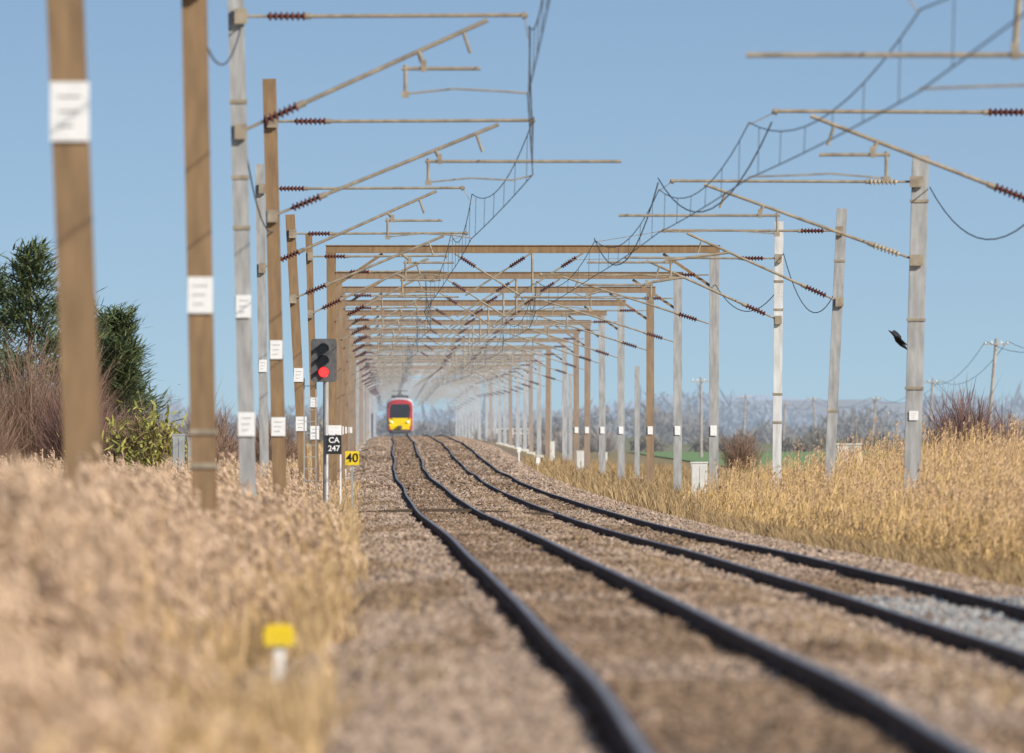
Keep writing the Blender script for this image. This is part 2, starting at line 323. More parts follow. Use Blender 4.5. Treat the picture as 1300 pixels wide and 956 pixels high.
def bare_shrub(name,x,y,z0,H,R,n,m,w=.02,leaf=None,nl=0):
    P=MB(); trunk(P,x,y,z0,H*.6,.08,8,R*.6,up=1.2); root=P.build(name,[M_wood])
    a=rng.uniform(0,6.28,n); t=rng.uniform(.05,1,n); rad=R*np.sqrt(rng.uniform(0,1,n)); hh=H*np.sqrt(np.clip(1-(rad/R)**2*.85,0.05,1))*(.8+.2*np.sin(a*3+rad*4))
    P0=np.stack([x+np.cos(a)*rad*.75*t,y+np.sin(a)*rad*.75*t,z0+hh*t*.8],-1)
    dr=np.stack([np.cos(a)*rad/R*.6,np.sin(a)*rad/R*.6,.9+0*a],-1)+rng.normal(0,.35,(n,3)); l=rng.uniform(.12,.26,n)[:,None]*H
    V,F=blades(P0,P0+dr*l*.55,P0+dr*l+rng.normal(0,.04,(n,3)),w); parts=[(V,F,0)]
    if nl:
        i=rng.integers(0,n,nl); q=P0[i]+dr[i]*l[i]*rng.uniform(.3,1,(nl,1)); e=rng.normal(0,.07,(nl,3)); parts.append((*blades(q,q+e,q+e*2,.09),1))
    V,F,M=combine(parts); o=trimesh('twigs',V,F,[m]+([leaf] if leaf else []),M); o.parent=root
M_tw=mat('bare_twigs_brown',(.36,.24,.17),.9,island=True,col2=(.19,.12,.09)); M_tr=mat('bare_twigs_reddish',(.28,.165,.14),.9,island=True,col2=(.16,.10,.09))
M_yl=mat('lichen_yellow_leaf',(.46,.42,.11),.8,island=True,col2=(.22,.24,.07))
M_hzT=mat('twigs_painted_haze',(.36,.32,.29),.9,island=True,col2=(.25,.23,.23),emit=(HAZE_COL,.1))  # greyed twig colour and glow imitate haze over far shrubs
for x,y,H,R in((-16.6,540,6.6,2.1),(-14.6,530,5.4,1.6),(-13.4,545,3.6,1.3),(-17.8,525,5.2,1.6),(-12.9,500,2.6,1.2),(-15.4,560,6.4,1.3)):
    bare_shrub('bare_shrub',x,y,ZC-2.5,H,R,4200,M_tw if x<-14 and y!=530 else M_tr,.018)
bare_shrub('yellow_lichen_shrub',-11.5,500,ZC-2.5,3.7,1.4,3500,M_tw,.02,M_yl,6500)
bare_shrub('yellow_lichen_shrub',-13.6,520,ZC-2.5,3.1,1.2,2500,M_tw,.02,M_yl,3500)
for x,y,H,R in((-9.9,520,2.6,1.0),(-10.5,560,3.0,1.3),(-12.2,640,4.2,1.6),(-11.0,700,3.8,1.5),(-11.8,800,3.4,1.6)):
    bare_shrub('bare_shrub',x,y,ZC-2.5,H,R,2600,M_tw,.025)
bare_shrub('bare_shrub',11.6,800,ZC-2.5,2.9,1.35,2200,M_tw,.022); bare_shrub('bare_shrub',14.4,500,ZC-2.5,4.3,1.6,5500,M_tr,.02); bare_shrub('bare_shrub',16.2,520,ZC-2.5,3.6,1.4,3500,M_tr,.02)
for k in range(9): 
    dd=random.uniform(1100,1550); bare_shrub('bare_shrub',float(X1(dd))-random.uniform(4.5,7),dd,ZC-2.0,random.uniform(2,3.4),1.5,900,M_tw if k%2 else M_hzT,.05,M_yl,600)
for k in range(7): 
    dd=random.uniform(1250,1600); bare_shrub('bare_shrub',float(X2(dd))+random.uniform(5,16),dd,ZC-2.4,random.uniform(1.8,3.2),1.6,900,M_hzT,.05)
def belt(name,n,d0,d1,xa,xb,h0,h1,m,sz):
    k=n; dx=rng.uniform(xa,xb,k); dd=rng.uniform(d0,d1,k); X=dx*dd; H=rng.uniform(h0,h1,k)*(.6+.6*np.sin(dx*170+d0)**2); R=H*rng.uniform(.45,1.1,k)
    m_=260; ci=np.repeat(np.arange(k),m_); v=rng.normal(0,1,(k*m_,3)); v/=np.linalg.norm(v,axis=1)[:,None]; v*=rng.uniform(.3,1.05,(k*m_,1))
    C=np.stack([X[ci]+v[:,0]*R[ci],dd[ci]+v[:,1]*R[ci],ZC-2.4+H[ci]*.5+v[:,2]*H[ci]*.5],-1)
    e=rng.normal(0,1,C.shape)*sz; V,F=blades(C,C+e,C+e*1.8,sz*.9); trimesh(name,V,F,[m])
M_b0=mat('hedge_painted_haze',(.19,.165,.13),1,island=True,col2=(.14,.125,.10),emit=(HAZE_COL,.14))  # haze put into the hedge colour as emission
M_b1=mat('trees_near_painted_haze',(.15,.14,.13),1,island=True,col2=(.13,.125,.12),emit=(HAZE_COL,.30)); M_b2=mat('trees_far_painted_haze',(.13,.15,.18),1,island=True,col2=(.12,.14,.17),emit=((.46,.54,.64),.50))  # treeline haze is emission in the material, stronger on the farther belt
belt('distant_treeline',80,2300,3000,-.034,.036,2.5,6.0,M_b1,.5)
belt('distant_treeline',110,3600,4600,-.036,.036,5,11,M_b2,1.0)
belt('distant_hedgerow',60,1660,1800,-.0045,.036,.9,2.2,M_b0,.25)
M_h=[mat('hill_painted_haze_%d'%i,c,1,0,var=.08,scale=.01,emit=(e,s)) for i,(c,e,s) in enumerate((((.16,.17,.18),(.46,.53,.62),.46),((.12,.15,.19),(.47,.57,.70),.66)))]  # hills glow bluish to imitate haze; no air volume in the scene
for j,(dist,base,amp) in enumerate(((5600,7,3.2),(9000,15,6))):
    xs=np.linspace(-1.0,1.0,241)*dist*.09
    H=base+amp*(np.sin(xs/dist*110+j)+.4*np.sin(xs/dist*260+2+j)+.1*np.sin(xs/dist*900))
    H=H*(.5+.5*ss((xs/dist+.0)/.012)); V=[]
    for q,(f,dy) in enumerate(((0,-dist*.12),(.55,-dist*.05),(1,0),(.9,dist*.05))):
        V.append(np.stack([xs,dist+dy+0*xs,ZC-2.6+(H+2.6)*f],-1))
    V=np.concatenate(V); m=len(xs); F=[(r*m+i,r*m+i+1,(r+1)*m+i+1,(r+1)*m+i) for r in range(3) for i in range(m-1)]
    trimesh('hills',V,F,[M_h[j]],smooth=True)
# ------------------------------------------------------------------ masts & cantilevers
def cant(mb,d,xm,xe,zt,zs,zr,r0,r1,cx,cz,ins=1,tr_=.032):
    sg=1 if xe>xm else -1; Lx=abs(xe-xm); y=d-.2
    def P(x,z,dy=0): return (x,y+dy,z+ZC)
    fi=.42; il=.62
    mb.tube(P(xm,zt),P(xm+sg*fi,zt),tr_*.8); mb.insulator(P(xm+sg*fi,zt),P(xm+sg*(fi+il),zt),.075,ins); mb.tube(P(xm+sg*(fi+il),zt),P(xe,zt+.02),tr_)
    mb.tube(P(xm+sg*(fi+il)-sg*.03,zt),P(xm+sg*(fi+il)+sg*.08,zt),tr_*1.5); mb.tube(P(xe-sg*.1,zt),P(xe-sg*.03,zt+.02),tr_*1.7)
    A=Vector(P(xm,zs)); B=Vector(P(xm+sg*Lx*.86,zt-.06)); u=(B-A).normalized()
    a1=A+u*.4; a2=A+u*1.0; mb.tube(A,a1,tr_*.8); mb.insulator(a1,a2,.085,ins); mb.tube(a2,B,tr_*1.1)
    mb.tube(a2-u*.02,a2+u*.12,tr_*1.7)
    f=.72; C=A.lerp(B,f); xr=C.x
    mb.tube(P(r0,zr),P(r1,zr),tr_*.95)
    hx=min(max(xr,min(r0,r1)+.1),max(r0,r1)-.1)
    mb.tube(C,P(hx+sg*.08,zr+.05),tr_*1.2); mb.beam(P(hx+sg*.08,zr+.14),P(hx+sg*.08,zr-.05),.09,.09)
    q=A.lerp(B,.9); mb.tube(q,P(q.x+sg*.12,q.z-ZC-.35),tr_*.8)
    e=r0 if abs(r0-cx)>abs(r1-cx) else r1; e=e+(.06 if e==min(r0,r1) else -.06)
    mb.tube(P(e,zr+.06),P(e,zr-.4),tr_*.9); mb.beam(P(e,zr-.36),P(e,zr-.46),.12,.08)
    mb.path([P(e,zr-.4),P(e+(cx-e)*.4,zr-.32),P(e+(cx-e)*.8,zr-.36),P(cx,cz+.03)],tr_*.5)
    mb.tube(P(xe-sg*.05,zt),P(cx,cz+.9),.008)
def mast(d,xb,zb,xt,zt,w,kind,plates=(),c=None,ins=1,name='electrification_mast',bands=()):
    t=haze_tier(d); M={'b':M_brown[t],'g':M_grey[t],'p':M_pale}[kind]
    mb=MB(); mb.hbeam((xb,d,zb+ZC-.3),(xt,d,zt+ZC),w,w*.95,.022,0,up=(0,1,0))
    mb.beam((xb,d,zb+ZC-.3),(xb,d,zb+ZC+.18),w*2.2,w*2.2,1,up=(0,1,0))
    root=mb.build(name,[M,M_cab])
    if plates or bands:
        pb=MB()
        for z,pw,ph in plates:
            x=xb+(xt-xb)*(z-zb)/(zt-zb); pb.beam((x,d-w*.475-.03,z+ZC-ph/2),(x,d-w*.475-.03,z+ZC+ph/2),pw,.012,0,up=(0,1,0))
            for q in range(3):
                zz=z+ZC+ph*(.25-.25*q); pb.beam((x-pw*.3,d-w*.475-.037,zz),(x+pw*(.3-.1*q),d-w*.475-.037,zz),.004,ph*.04,1)
        for z in bands:
            x=xb+(xt-xb)*(z-zb)/(zt-zb); pb.beam((x,d,z+ZC-.03),(x,d,z+ZC+.03),w*1.12,w*1.12,2,up=(0,1,0))
        pb.build('number_plate',[M_white,M_grey[0],M_tube[0]],root)
    if c:
        cb=MB(); cant(cb,d,*c)
        xm=c[0]
        for zz in(c[2],c[3]): cb.beam((xm,d-w*.5-.08,zz+ZC-.12),(xm,d-w*.5-.08,zz+ZC+.12),w*.8,.1)
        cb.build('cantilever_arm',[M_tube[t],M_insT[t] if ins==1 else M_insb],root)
    return root
mast(133,-3.53,-2.2,-3.89,6.6,.31,'b',[(2.68,.33,.5)],(-3.8,1.0,6.5,4.9,5.6,-.8,1.3,.9,5.2))
mast(182,-3.52,-2.2,-3.71,6.9,.29,'b',[(1.55,.29,.42)],(-3.7,.5,6.7,5.1,5.75,-1.4,.9,.5,5.3),bands=(-.03,-.42))
mast(250,-4.15,-2.2,-4.39,7.0,.25,'g',[(1.95,.24,.36),(.08,.27,.38)],(-4.3,.25,6.55,4.72,5.72,-1.75,-.5,.25,5.3),bands=(4.0,3.2,5.2))
mast(303,-4.43,-2.3,-4.67,6.74,.26,'b',[(1.53,.24,.36),(.05,.27,.36)],(-4.6,.45,5.92,4.1,5.15,-1.67,2.1,.4,4.85))
mast(385,-6.02,-2.3,-6.17,6.48,.22,'g',[(1.55,.2,.3)],(-6.1,-1.15,5.88,3.94,5.1,-3.1,-1.7,-1.0,4.65))
mast(435,-5.68,-2.4,-6.13,5.93,.26,'b',[(1.5,.26,.38),(.15,.3,.4)],(-6.05,-1.2,5.4,3.6,4.6,-3.0,-1.6,-1.7,4.3))
mast(465,-5.75,-2.4,-6.0,5.77,.2,'b',[(.8,.2,.3),(-.1,.26,.4)],(-5.95,-1.9,5.1,3.4,4.4,-3.3,-2.1,-1.9,4.1))
mast(182,9.6,-2.3,9.7,6.9,.3,'g',(),(9.6,3.6,6.3,3.25,4.32,2.7,8.6,4.7,3.9))
mast(267,9.1,-2.3,9.15,6.2,.3,'g',(),(9.1,4.4,5.37,3.75,4.65,5.2,6.4,4.0,4.25))
mast(345,8.72,-2.35,8.95,6.0,.36,'g',[(.3,.2,.2)],(8.85,3.45,5.42,3.7,4.68,2.33,5.86,3.2,4.3),ins=2,bands=(.9,2.4,5.0))
mast(421,8.42,-2.4,8.82,5.9,.27,'g',(),(8.75,4.0,5.3,3.4,4.46,2.0,4.3,2.2,4.1),bands=(.5,4.5))
mast(447,7.5,-2.4,7.58,5.9,.25,'p',(),(7.55,3.2,4.85,3.1,4.1,2.0,4.0,1.6,3.9),bands=(.2,1.0,4.2,3.4))
def portal(d,kl,kr,zt):
    t=haze_tier(d); xl=float(X1(d))-3.12; xr=xl+12.1
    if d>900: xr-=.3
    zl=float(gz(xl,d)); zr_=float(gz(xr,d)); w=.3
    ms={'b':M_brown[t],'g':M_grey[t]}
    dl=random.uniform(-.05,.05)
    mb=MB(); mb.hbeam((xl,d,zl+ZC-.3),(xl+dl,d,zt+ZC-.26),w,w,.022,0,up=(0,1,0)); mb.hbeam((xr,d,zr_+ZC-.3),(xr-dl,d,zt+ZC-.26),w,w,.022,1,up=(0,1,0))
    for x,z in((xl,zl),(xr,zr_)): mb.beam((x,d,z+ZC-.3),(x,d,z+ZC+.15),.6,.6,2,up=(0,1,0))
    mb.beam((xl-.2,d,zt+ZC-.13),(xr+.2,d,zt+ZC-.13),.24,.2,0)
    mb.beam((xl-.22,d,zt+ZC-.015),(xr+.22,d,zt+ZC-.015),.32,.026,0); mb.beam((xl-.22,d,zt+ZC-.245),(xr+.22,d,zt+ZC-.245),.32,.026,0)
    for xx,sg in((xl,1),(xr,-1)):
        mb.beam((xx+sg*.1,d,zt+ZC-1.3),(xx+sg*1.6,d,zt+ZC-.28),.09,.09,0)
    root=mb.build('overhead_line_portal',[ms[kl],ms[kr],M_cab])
    ab=MB(); xc1=float(X1(d)); xc2=float(X2(d)); zc=Zc(d)
    cant(ab,d,xl+.15,xc1+.35,zt-.85,zt-2.4,zc+.45,xc1-1.6,xc1+.9,xc1+.1,zc,tr_=.028)
    cant(ab,d,xr-.15,xc2-.1,zt-.95,zt-2.5,zc+.45,xc2+1.6,xc2-.9,xc2-.1,zc,tr_=.028)
    for xx,sg in((xc1+.75,1),(xc2+1.3,-1),(xc1+3.2,-1)):
        if d>1000 and sg==1: continue
        A=Vector((xx,d-.2,zt+ZC-.26)); B=A+Vector((sg*2.1,0,-1.35)); u=(B-A).normalized()
        ab.tube(A,A+u*.25,.028); ab.insulator(A+u*.25,A+u*.8,.08,1); ab.tube(A+u*.8,B,.028)
    mid=(xl+xr)/2
    ab.tube((mid+.3,d-.2,zt+ZC-.27),(mid+.3,d-.2,zt+ZC-1.5),.04)
    ab.build('suspension_arms',[M_tube[t],M_insT[t]],root)
    if d<900:
        pb=MB()
        for xx in(xl,xr): pb.beam((xx,d-.2,ZC-.2),(xx,d-.2,ZC+.12),.2,.012,0,up=(0,1,0))
        pb.build('number_plate',[M_white],root)
CW=[(60,4.8),(133,5.2),(182,5.3),(250,5.3),(303,4.9),(385,4.65),(435,4.3),(500,3.75),(600,3.5),(800,3.2),(952,3.1),(1176,3.6),(1667,4.2),(2600,2.9)]
def Zc(d): return float(np.interp(d,[c[0] for c in CW],[c[1] for c in CW]))
ZT=[(500,5.85),(562,5.62),(617,5.6),(740,5.6),(800,5.5),(850,5.35),(952,5.1),(1176,5.1),(1667,5.7),(2400,4.6)]
pd=[500,562,617,682,740,794,843,900,958,1018,1078,1138,1200,1262,1325,1390,1455,1520,1590,1720,1790,1860,1930,2010,2090,2180,2280]
kl='bbbbbbbbbgbbgbbgbgggggggggg'; kr='ggbggbbgbgbggbgggbggggggggg'
for i,dd in enumerate(pd): portal(dd,kl[i],kr[i],float(np.interp(dd,[a for a,_ in ZT],[b for _,b in ZT])))
for dd,ox,zt in((905,5.9,3.2),(1000,5.6,3.6),(700,6.3,2.8)):
    mast(dd,float(X2(dd))+ox,-2.3,float(X2(dd))+ox,zt,.22,'g')
# ------------------------------------------------------------------ contact wires
sup1=[(40,1.4,5.0),(133,1.0,5.2),(182,.5,5.3),(250,.25,5.3),(303,.4,4.9),(385,-1.0,4.65),(435,-1.7,4.3)]
sup2=[(40,5.4,4.2),(182,4.7,3.9),(267,4.0,4.25),(345,3.2,4.3),(421,2.2,4.1)]
for dd in pd:
    s=.2 if (pd.index(dd)%2) else -.2
    sup1.append((dd,float(X1(dd))+s,Zc(dd))); sup2.append((dd,float(X2(dd))+s,Zc(dd)))
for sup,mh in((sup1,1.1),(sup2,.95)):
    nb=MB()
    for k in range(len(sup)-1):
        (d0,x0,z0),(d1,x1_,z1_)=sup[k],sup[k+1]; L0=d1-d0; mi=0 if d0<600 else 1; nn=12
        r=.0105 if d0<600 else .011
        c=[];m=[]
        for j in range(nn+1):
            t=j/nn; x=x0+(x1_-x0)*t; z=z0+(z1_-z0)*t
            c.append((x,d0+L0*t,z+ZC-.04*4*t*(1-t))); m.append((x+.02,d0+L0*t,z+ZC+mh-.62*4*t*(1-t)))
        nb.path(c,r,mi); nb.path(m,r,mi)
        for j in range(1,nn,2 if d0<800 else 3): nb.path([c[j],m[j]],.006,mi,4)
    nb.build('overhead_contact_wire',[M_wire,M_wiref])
def sag(p0,p1,s,n=14):
    return [(p0[0]+(p1[0]-p0[0])*t,p0[1]+(p1[1]-p0[1])*t,p0[2]+(p1[2]-p0[2])*t-4*s*t*(1-t)+ZC) for t in np.linspace(0,1,n)]
jb=MB()
for p0,p1,s in (((9.15,345,5.3),(9.1,267,3.9),.9),((8.9,345,5.4),(8.75,345,3.8),.35),((7.7,447,5.0),(8.6,421,3.6),1.0),((8.8,421,5.6),(8.7,421,3.9),.3),
    ((6.45,500,4.6),(7.5,447,3.9),.7),((-4.4,250,6.6),(-4.3,250,4.9),.2),((-3.7,182,5.0),(-4.3,250,6.4),.7),((-6.1,385,5.8),(-6.1,385,4.1),.3),
    ((-4.3,250,4.9),(-4.6,303,3.8),.5),((2.2,421,5.1),(3.2,345,5.4),1.2),((3.2,345,5.5),(4.4,267,5.2),1.1)):
    jb.path(sag(p0,p1,s),.014)
jb.build('jumper_cables',[M_wire])
# ------------------------------------------------------------------ signal
def text(s,size,loc,parent,m,name='lettering'):
    cu=bpy.data.curves.new(name,'FONT'); cu.body=s; cu.size=size; cu.align_x='CENTER'; cu.align_y='CENTER'; cu.extrude=.003; cu.offset=.004; cu.materials.append(m)
    o=bpy.data.objects.new(name,cu); o.location=loc; o.rotation_euler=(math.pi/2,0,0); scene.collection.objects.link(o); o.parent=parent; return o
S=empty('railway_signal',(0,0,0)); sx,sd=-4.78,400
sb=MB(); sb.tube((sx+.05,sd+.36,ZC-2.4),(sx+.05,sd+.36,ZC+2.3),.07,0,12); sb.build('post',[M_grey[0]],S)
hb=MB()
w,h,z0=.66,1.1,1.75
pts=[];c=.09
for cx,cz,a0 in((w/2-c,h/2-c,0),(-w/2+c,h/2-c,90),(-w/2+c,-h/2+c,180),(w/2-c,-h/2+c,270)):
    for k in range(5):
        a=math.radians(a0+k*22.5); pts.append((cx+c*math.cos(a),cz+c*math.sin(a)))
n=len(pts); vs=[(sx+p[0],sd-.04,ZC+z0+p[1]) for p in pts]+[(sx+p[0],sd+.0,ZC+z0+p[1]) for p in pts]
hb.add(vs,[tuple(range(n))[::-1],tuple(range(n,2*n))]+[(i,(i+1)%n,n+(i+1)%n,n+i) for i in range(n)])
hb.beam((sx,sd+.16,ZC+z0-.45),(sx,sd+.16,ZC+z0+.45),.4,.28,0,up=(0,1,0))
for k,zz in enumerate((z0+.3,z0+.0,z0-.3)):
    m=14; r=.125; ro=[]
    for yy in(0,-.26):
        for i in range(m):
            a=math.radians(-20+220*i/(m-1)); rr=r+.015
            ro.append((sx+rr*math.cos(a),sd-.045+yy,ZC+zz+rr*math.sin(a)))
    hb.add(ro,[(i,i+1,m+i+1,m+i) for i in range(m-1)])
hb.build('signal_head',[mat('signal_grey_black',(.11,.11,.112),.6,var=.3)],S)
M_lo=mat('lens_unlit',(.05,.06,.06),.15,0,var=.3); M_lr=mat('lens_red_lit',(.8,.02,.01),.3,emit=((1,.02,.02),4))
lb=MB()
for k,zz in enumerate((z0+.3,z0,z0-.3)): lb.tube((sx,sd-.075,ZC+zz),(sx,sd-.043,ZC+zz),.122,1 if k==2 else 0,18)
lb.build('lenses',[M_lo,M_lr],S)
pl=MB(); px=sx+.26
pl.beam((px,sd-.02,ZC-.12),(px,sd-.02,ZC+.1),.3,.02,1,up=(0,1,0)); pl.beam((px,sd-.02,ZC-.63),(px,sd-.02,ZC-.15),.38,.02,0,up=(0,1,0))
pl.beam((sx+.05,sd+.05,ZC-.2),(px+.1,sd+.05,ZC-.2),.04,.04,0); pl.beam((px-.17,sd,ZC-2.4),(px-.17,sd,ZC+.1),.04,.04,1,up=(0,1,0)); pl.beam((px+.17,sd,ZC-2.4),(px+.17,sd,ZC+.1),.04,.04,1,up=(0,1,0))
pl.build('identification_plate',[M_black,M_white],S)
text('CA',.2,(px,sd-.035,ZC-.28),S,M_white); text('247',.2,(px,sd-.035,ZC-.49),S,M_white)
lad=MB()
for q in(-.15,.15): lad.beam((sx-.35+q,sd+.2,ZC-2.4),(sx-.35+q,sd+.2,ZC+1.3),.03,.03,0,up=(0,1,0))
for k in range(12): lad.beam((sx-.5,sd+.2,ZC-2.2+k*.3),(sx-.2,sd+.2,ZC-2.2+k*.3),.02,.02)
lad.build('ladder',[M_grey[0]],S)
Q=empty('speed_limit_sign'); qb=MB(); qx,qd=-4.23,417
qb.beam((qx,qd,ZC-2.4),(qx,qd,ZC-.6),.05,.05,1,up=(0,1,0)); qb.beam((qx,qd-.04,ZC-.95),(qx,qd-.04,ZC-.58),.37,.02,0,up=(0,1,0)); qb.build('board',[M_yellow,M_grey[0]],Q)
text('40',.33,(qx,qd-.055,ZC-.765),Q,M_black)
K=MB(); kx,kd=-1.7,115; zg=float(gz(kx,kd))
K.beam((kx,kd,ZC+zg-.1),(kx,kd,ZC-1.58),.085,.085,1,up=(0,1,0)); K.beam((kx,kd,ZC-1.58),(kx,kd,ZC-1.45),.22,.16,0,up=(0,1,0)); K.beam((kx,kd,ZC-1.449),(kx,kd,ZC-1.425),.17,.12,0,up=(0,1,0)); K.build('trackside_marker_post',[M_yellow,M_white])
def cabinet(x,d,w,h,m,z=None):
    z=float(gz(x,d)) if z is None else z; c=MB(); dp=w*.7
    c.beam((x,d,ZC+z-.2),(x,d,ZC+z+.12),w*1.06,dp*1.06,1,up=(0,1,0)); c.beam((x,d,ZC+z+.12),(x,d,ZC+z+h),w,dp,0,up=(0,1,0)); c.beam((x,d,ZC+z+h+.002),(x,d,ZC+z+h+.05),w*1.1,dp*1.12,0,up=(0,1,0))
    for q in(-.24,.24): c.beam((x+q*w,d-dp/2-.008,ZC+z+.2),(x+q*w,d-dp/2-.008,ZC+z+h-.08),w*.42,.012,0,up=(0,1,0))
    c.beam((x+.04*w,d-dp/2-.03,ZC+z+h*.5),(x+.04*w,d-dp/2-.03,ZC+z+h*.62),.02,.03,1,up=(0,1,0)); c.build('lineside_cabinet',[m,M_cabg])
cabinet(5.8,488,.5,1.55,M_cab); cabinet(10.8,505,.8,1.95,M_cab); cabinet(3.5,800,.45,1.3,M_cab); cabinet(-9.4,444,.35,2.3,M_cabg); cabinet(-9.0,444,.3,2.2,M_cabg); cabinet(5.2,900,.5,1.0,M_cab); cabinet(2.4,960,.4,1.2,M_cab)
for k,(dd,ox,h) in enumerate(((820,3.1,.8),(900,2.9,.9),(660,-3,.8))):
    x=float(X2(dd))+ox if ox>0 else float(X1(dd))+ox; z=float(gz(x,dd)); c=MB(); c.beam((x,dd,ZC+z-.1),(x,dd,ZC+z+h),.08,.08,0,up=(0,1,0)); c.beam((x,dd-.05,ZC+z+h-.3),(x,dd-.05,ZC+z+h),.2,.015,0,up=(0,1,0)); c.build('lineside_marker',[M_white])
# ------------------------------------------------------------------ telegraph poles
poles=[(30.4,1000,5.75,.35),(38,1430,4.6,.2),(45,1960,4.1,.3),(40,2080,4.3,-.25),(38,2200,3.9,.2),(29.5,2000,4.4,.15),(16,1333,4.4,.0)]
tops=[]
for x,d,zt,ln in poles:
    p=MB(); p.tube((x-ln,d,ZC-2.6),(x+ln,d,ZC+zt),.14,0,8,.1); p.beam((x+ln-.8,d-.15,ZC+zt-.35),(x+ln+.8,d-.15,ZC+zt-.35),.1,.1)
    for q in(-.7,-.3,.3,.7): p.tube((x+ln+q,d-.15,ZC+zt-.3),(x+ln+q,d-.15,ZC+zt-.12),.05,1,6,.03)
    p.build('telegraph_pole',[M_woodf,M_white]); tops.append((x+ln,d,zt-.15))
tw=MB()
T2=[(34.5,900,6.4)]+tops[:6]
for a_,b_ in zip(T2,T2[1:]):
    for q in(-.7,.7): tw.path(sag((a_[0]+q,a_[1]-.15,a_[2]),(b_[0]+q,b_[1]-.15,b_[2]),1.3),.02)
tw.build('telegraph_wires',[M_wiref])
# ------------------------------------------------------------------ train
TR=empty('passenger_train',(float(X1(1667)),1660,ZC+float(Z1(1667)))); TR.rotation_euler=(0,0,.0077)
M_red=mat('train_red_haze_glow',(.42,.035,.04),.4,var=.1,emit=(HAZE_COL,.06)); M_tw_=mat('train_white',(.75,.75,.74),.35,var=.05); M_glass=mat('train_glass_haze_glow',(.03,.033,.04),.3,var=.1,emit=(HAZE_COL,.04)); M_dk=mat('train_underframe_haze_glow',(.08,.08,.085),.8,emit=(HAZE_COL,.05)); M_ty=mat('train_yellow',(.85,.60,.01),.4,var=.05); M_lamp=mat('headlamp_glass',(.9,.9,.85),.2,emit=((1,.95,.85),.6))  # red, glass and underframe carry a faint emission as painted haze
def sec(w,z0,z1,y,rake=0,rc=.45):
    P=[(-w/2*.94,z0),(-w/2,z0+.35),(-w/2,z1-rc*1.6),(-w/2+rc*.25,z1-rc*.7),(-w/2+rc,z1-.1),(-w*.15,z1),(w*.15,z1),(w/2-rc,z1-.1),(w/2-rc*.25,z1-rc*.7),(w/2,z1-rc*1.6),(w/2,z0+.35),(w/2*.94,z0)]
    return [(x,y+rake*max(0,z-1.2),z) for x,z in P]
def loft(mb,secs,mi):
    n=len(secs[0]); vs=[p for s in secs for p in s]; fs=[(k*n+i,k*n+(i+1)%n,(k+1)*n+(i+1)%n,(k+1)*n+i) for k in range(len(secs)-1) for i in range(n)]
    fs+=[tuple(range(n))[::-1],tuple(range((len(secs)-1)*n,len(secs)*n))]; mb.add(vs,fs,mi)
t=MB(); loft(t,[sec(2.45,.45,3.45,0,.3),sec(2.66,.38,3.7,.35,.3)],0); loft(t,[sec(2.66,.38,3.7,.353,.3),sec(2.82,.35,3.85,1.2,.2),sec(2.82,.35,3.9,3.0)],1)
loft(t,[sec(2.82,.35,3.9,3.003),sec(2.82,.35,3.9,20)],1)
for c in range(1,4): loft(t,[sec(2.8,.35,3.9,c*20+.8),sec(2.8,.35,3.9,c*20+20)],1); loft(t,[sec(2.3,.5,3.6,c*20-.0),sec(2.3,.5,3.6,c*20+.8)],3)
def panel(poly,mi,off=.02):
    vs=[(x,.3*max(0,z-1.2)-off,z) for x,z in poly]; vb=[(x,.3*max(0,z-1.2)+.01,z) for x,z in poly]; n=len(poly)
    t.add(vs+vb,[tuple(range(n))]+[(i,n+i,n+(i+1)%n,(i+1)%n) for i in range(n)],mi)
panel([(-.98,1.75),(.98,1.75),(1.08,2.8),(.9,3.22),(-.9,3.22),(-1.08,2.8)],2)
panel([(-1.0,.55),(1.0,.55),(1.16,1.0),(1.16,1.73),(.7,1.5),(-.7,1.5),(-1.16,1.73),(-1.16,1.0)],4)
panel([(-.68,1.505),(.68,1.505),(.9,1.74),(-.9,1.74)],4,.025)
t.beam((-.98,-.1,1.35),(-.74,-.1,1.35),.1,.16,5); t.beam((.74,-.1,1.35),(.98,-.1,1.35),.1,.16,5)
t.beam((-.9,-.15,.36),(.9,-.15,.36),.3,.3,3); t.beam((0,-.5,.8),(0,.2,.8),.4,.3,3); t.beam((-1.1,.2,.22),(1.1,.2,.22),.1,.2,3)
for y in(2.6,17.4,22.6,37.4,42.6,57.4,62.6,77.4):
    t.beam((-1.1,y,.5),(1.1,y,.5),2.6,.35,3)
    for q in(-1,1):
        for xx in(-.75,.75): t.tube((xx-.06,y+q*.95,.43),(xx+.06,y+q*.95,.43),.43,3,16)
for c in range(4):
    for sd_ in(-1,1): t.beam((sd_*1.415,c*20+3.5,2.3),(sd_*1.415,c*20+19,2.3),.02,.8,2); t.beam((sd_*1.42,c*20+9,1.9),(sd_*1.42,c*20+10.4,1.9),.03,2.0,0)
    t.beam((0,c*20+6,4.0),(0,c*20+12,4.0),1.8,.3,3)
t.tube((-.5,4,3.9),(0,5.2,4.4),.05,3); t.tube((.5,4,3.9),(0,5.2,4.4),.05,3); t.tube((0,5.2,4.4),(0,4.2,4.6),.05,3); t.beam((-.8,4.2,4.62),(.8,4.2,4.62),.2,.06,3)
t.build('train_body',[M_red,M_tw_,M_glass,M_dk,M_ty,M_lamp],TR)
fe=MB()
for sx_,ox in((-1,-4),(1,5.5)):
    for k in range(6):
        x=(float(X1(1600)) if sx_<0 else float(X2(1600)))+ox*1.0+sx_*k*.8; fe.beam((x,1600,ZC-1.6),(x,1600,ZC+.1),.1,.1,0,up=(0,1,0))
    x=(float(X1(1600)) if sx_<0 else float(X2(1600)))+ox
    for zz in(.05,-.4): fe.beam((x,1600,ZC+zz),(x+sx_*4.2,1600,ZC+zz),.08,.08)
fe.build('crossing_fence',[M_cab])
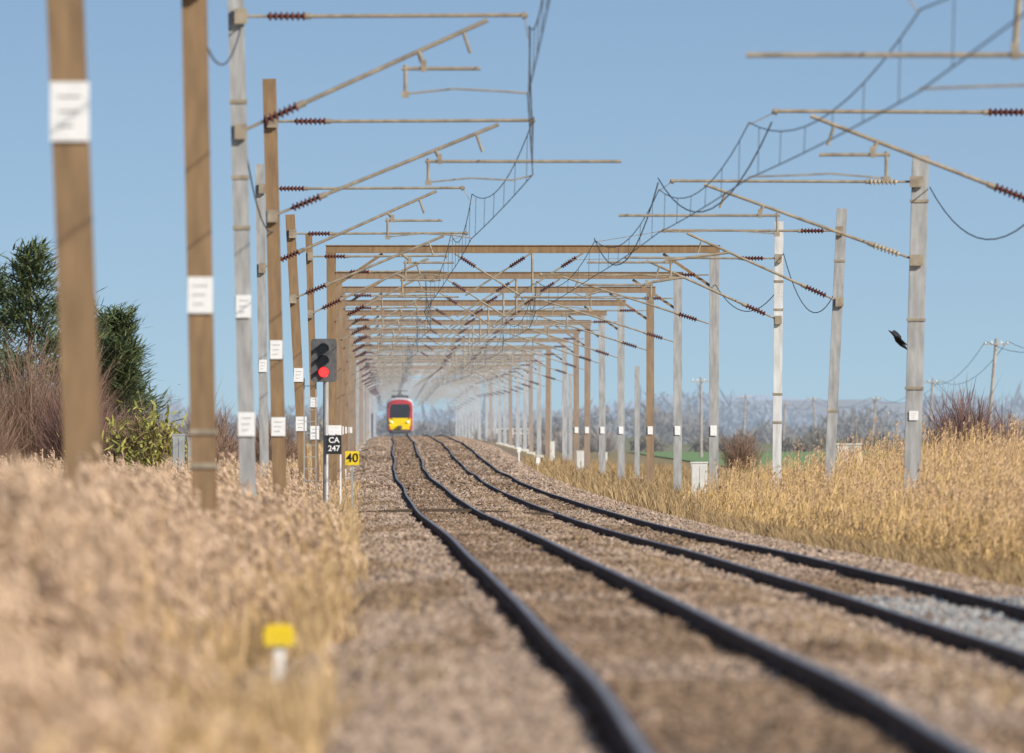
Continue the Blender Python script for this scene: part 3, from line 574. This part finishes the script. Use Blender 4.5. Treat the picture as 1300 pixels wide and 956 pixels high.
# ------------------------------------------------------------------ bird (banking, wings spread)
B=MB()
def bloft(pts,n=8):
    vs=[];fs=[]
    for k,(p,r) in enumerate(pts):
        a=(Vector(pts[min(k+1,len(pts)-1)][0])-Vector(pts[max(k-1,0)][0])).normalized(); x=a.cross(Vector((0,1,0))).normalized(); y=x.cross(a)
        for i in range(n): th=6.283*i/n; vs.append(Vector(p)+x*math.cos(th)*r+y*math.sin(th)*r)
    for k in range(len(pts)-1):
        for i in range(n): fs.append((k*n+i,k*n+(i+1)%n,(k+1)*n+(i+1)%n,(k+1)*n+i))
    fs.append(tuple(range(n))[::-1]); fs.append(tuple(range((len(pts)-1)*n,len(pts)*n))); B.add(vs,fs)
bloft([((-.26,0,.02),.004),((-.2,0,.025),.018),((-.16,0,.035),.034),((-.1,0,.03),.038),((0,0,0),.06),((.12,0,-.02),.05),((.2,0,-.03),.025),((.26,0,-.035),.012)])
B.add([(.18,-.03,-.03),(.42,-.08,-.05),(.44,0,-.052),(.42,.08,-.05),(.18,.03,-.03)],[(0,1,2,3,4)])
for sy in(-1,1):
    W=[(-.09,sy*.04,.02),(.12,sy*.04,.0),(-.12,sy*.2,.06),(.12,sy*.22,.04),(-.03,sy*.36,.07),(.14,sy*.34,.05),(.10,sy*.52,.06),(.18,sy*.42,.05)]
    B.add([W[i] for i in range(8)],[(0,1,3,2),(2,3,5,4),(4,5,7,6)])
bd=B.build('bird',[M_black]); bd.location=(9.8,400,ZC+2.28); bd.rotation_euler=(math.radians(20),math.radians(36),math.radians(24)); bd.scale=(1.4,1.4,1.4)
# ------------------------------------------------------------------ light & sky
el=math.radians(29); az=math.radians(132)
sv=Vector((math.sin(az)*math.cos(el),math.cos(az)*math.cos(el),math.sin(el)))
sl=bpy.data.lights.new('sun','SUN'); sl.energy=4.7; sl.angle=math.radians(.5); sl.color=(1,.93,.83)
so=bpy.data.objects.new('sun',sl); so.rotation_euler=(-sv).to_track_quat('-Z','Y').to_euler(); scene.collection.objects.link(so)
w=bpy.data.worlds.new('World'); scene.world=w; w.use_nodes=True; nt=w.node_tree; N=nt.nodes; L=nt.links; N.clear()
out=N.new('ShaderNodeOutputWorld'); bg=N.new('ShaderNodeBackground'); bg.inputs['Strength'].default_value=.15
sky=N.new('ShaderNodeTexSky'); sky.sky_type='NISHITA'; sky.sun_disc=False; sky.sun_elevation=el; sky.sun_rotation=az; sky.air_density=1.2; sky.dust_density=2.2; sky.ozone_density=2.2
tc=N.new('ShaderNodeTexCoord'); sx=N.new('ShaderNodeSeparateXYZ'); ma=N.new('ShaderNodeMath'); ma.operation='MULTIPLY_ADD'; ma.inputs[1].default_value=6; ma.inputs[2].default_value=.15
cx=N.new('ShaderNodeCombineXYZ'); nm=N.new('ShaderNodeVectorMath'); nm.operation='NORMALIZE'
L.new(tc.outputs['Generated'],sx.inputs[0]); L.new(sx.outputs[2],ma.inputs[0]); L.new(sx.outputs[0],cx.inputs[0]); L.new(sx.outputs[1],cx.inputs[1]); L.new(ma.outputs[0],cx.inputs[2]); L.new(cx.outputs[0],nm.inputs[0]); L.new(nm.outputs[0],sky.inputs[0])
L.new(sky.outputs[0],bg.inputs[0]); L.new(bg.outputs[0],out.inputs[0])
scene.view_settings.view_transform='Standard'; scene.view_settings.look='None'; scene.view_settings.exposure=0
# ------------------------------------------------------------------ camera
cam=bpy.data.cameras.new('camera'); co=bpy.data.objects.new('camera',cam); scene.collection.objects.link(co); scene.camera=co
co.location=(0,0,ZC); co.rotation_euler=(math.pi/2+67/20000,0,0)
cam.sensor_width=36; cam.lens=553.85; cam.clip_start=1; cam.clip_end=40000
cam.dof.use_dof=True; cam.dof.focus_distance=500; cam.dof.aperture_fstop=5.6
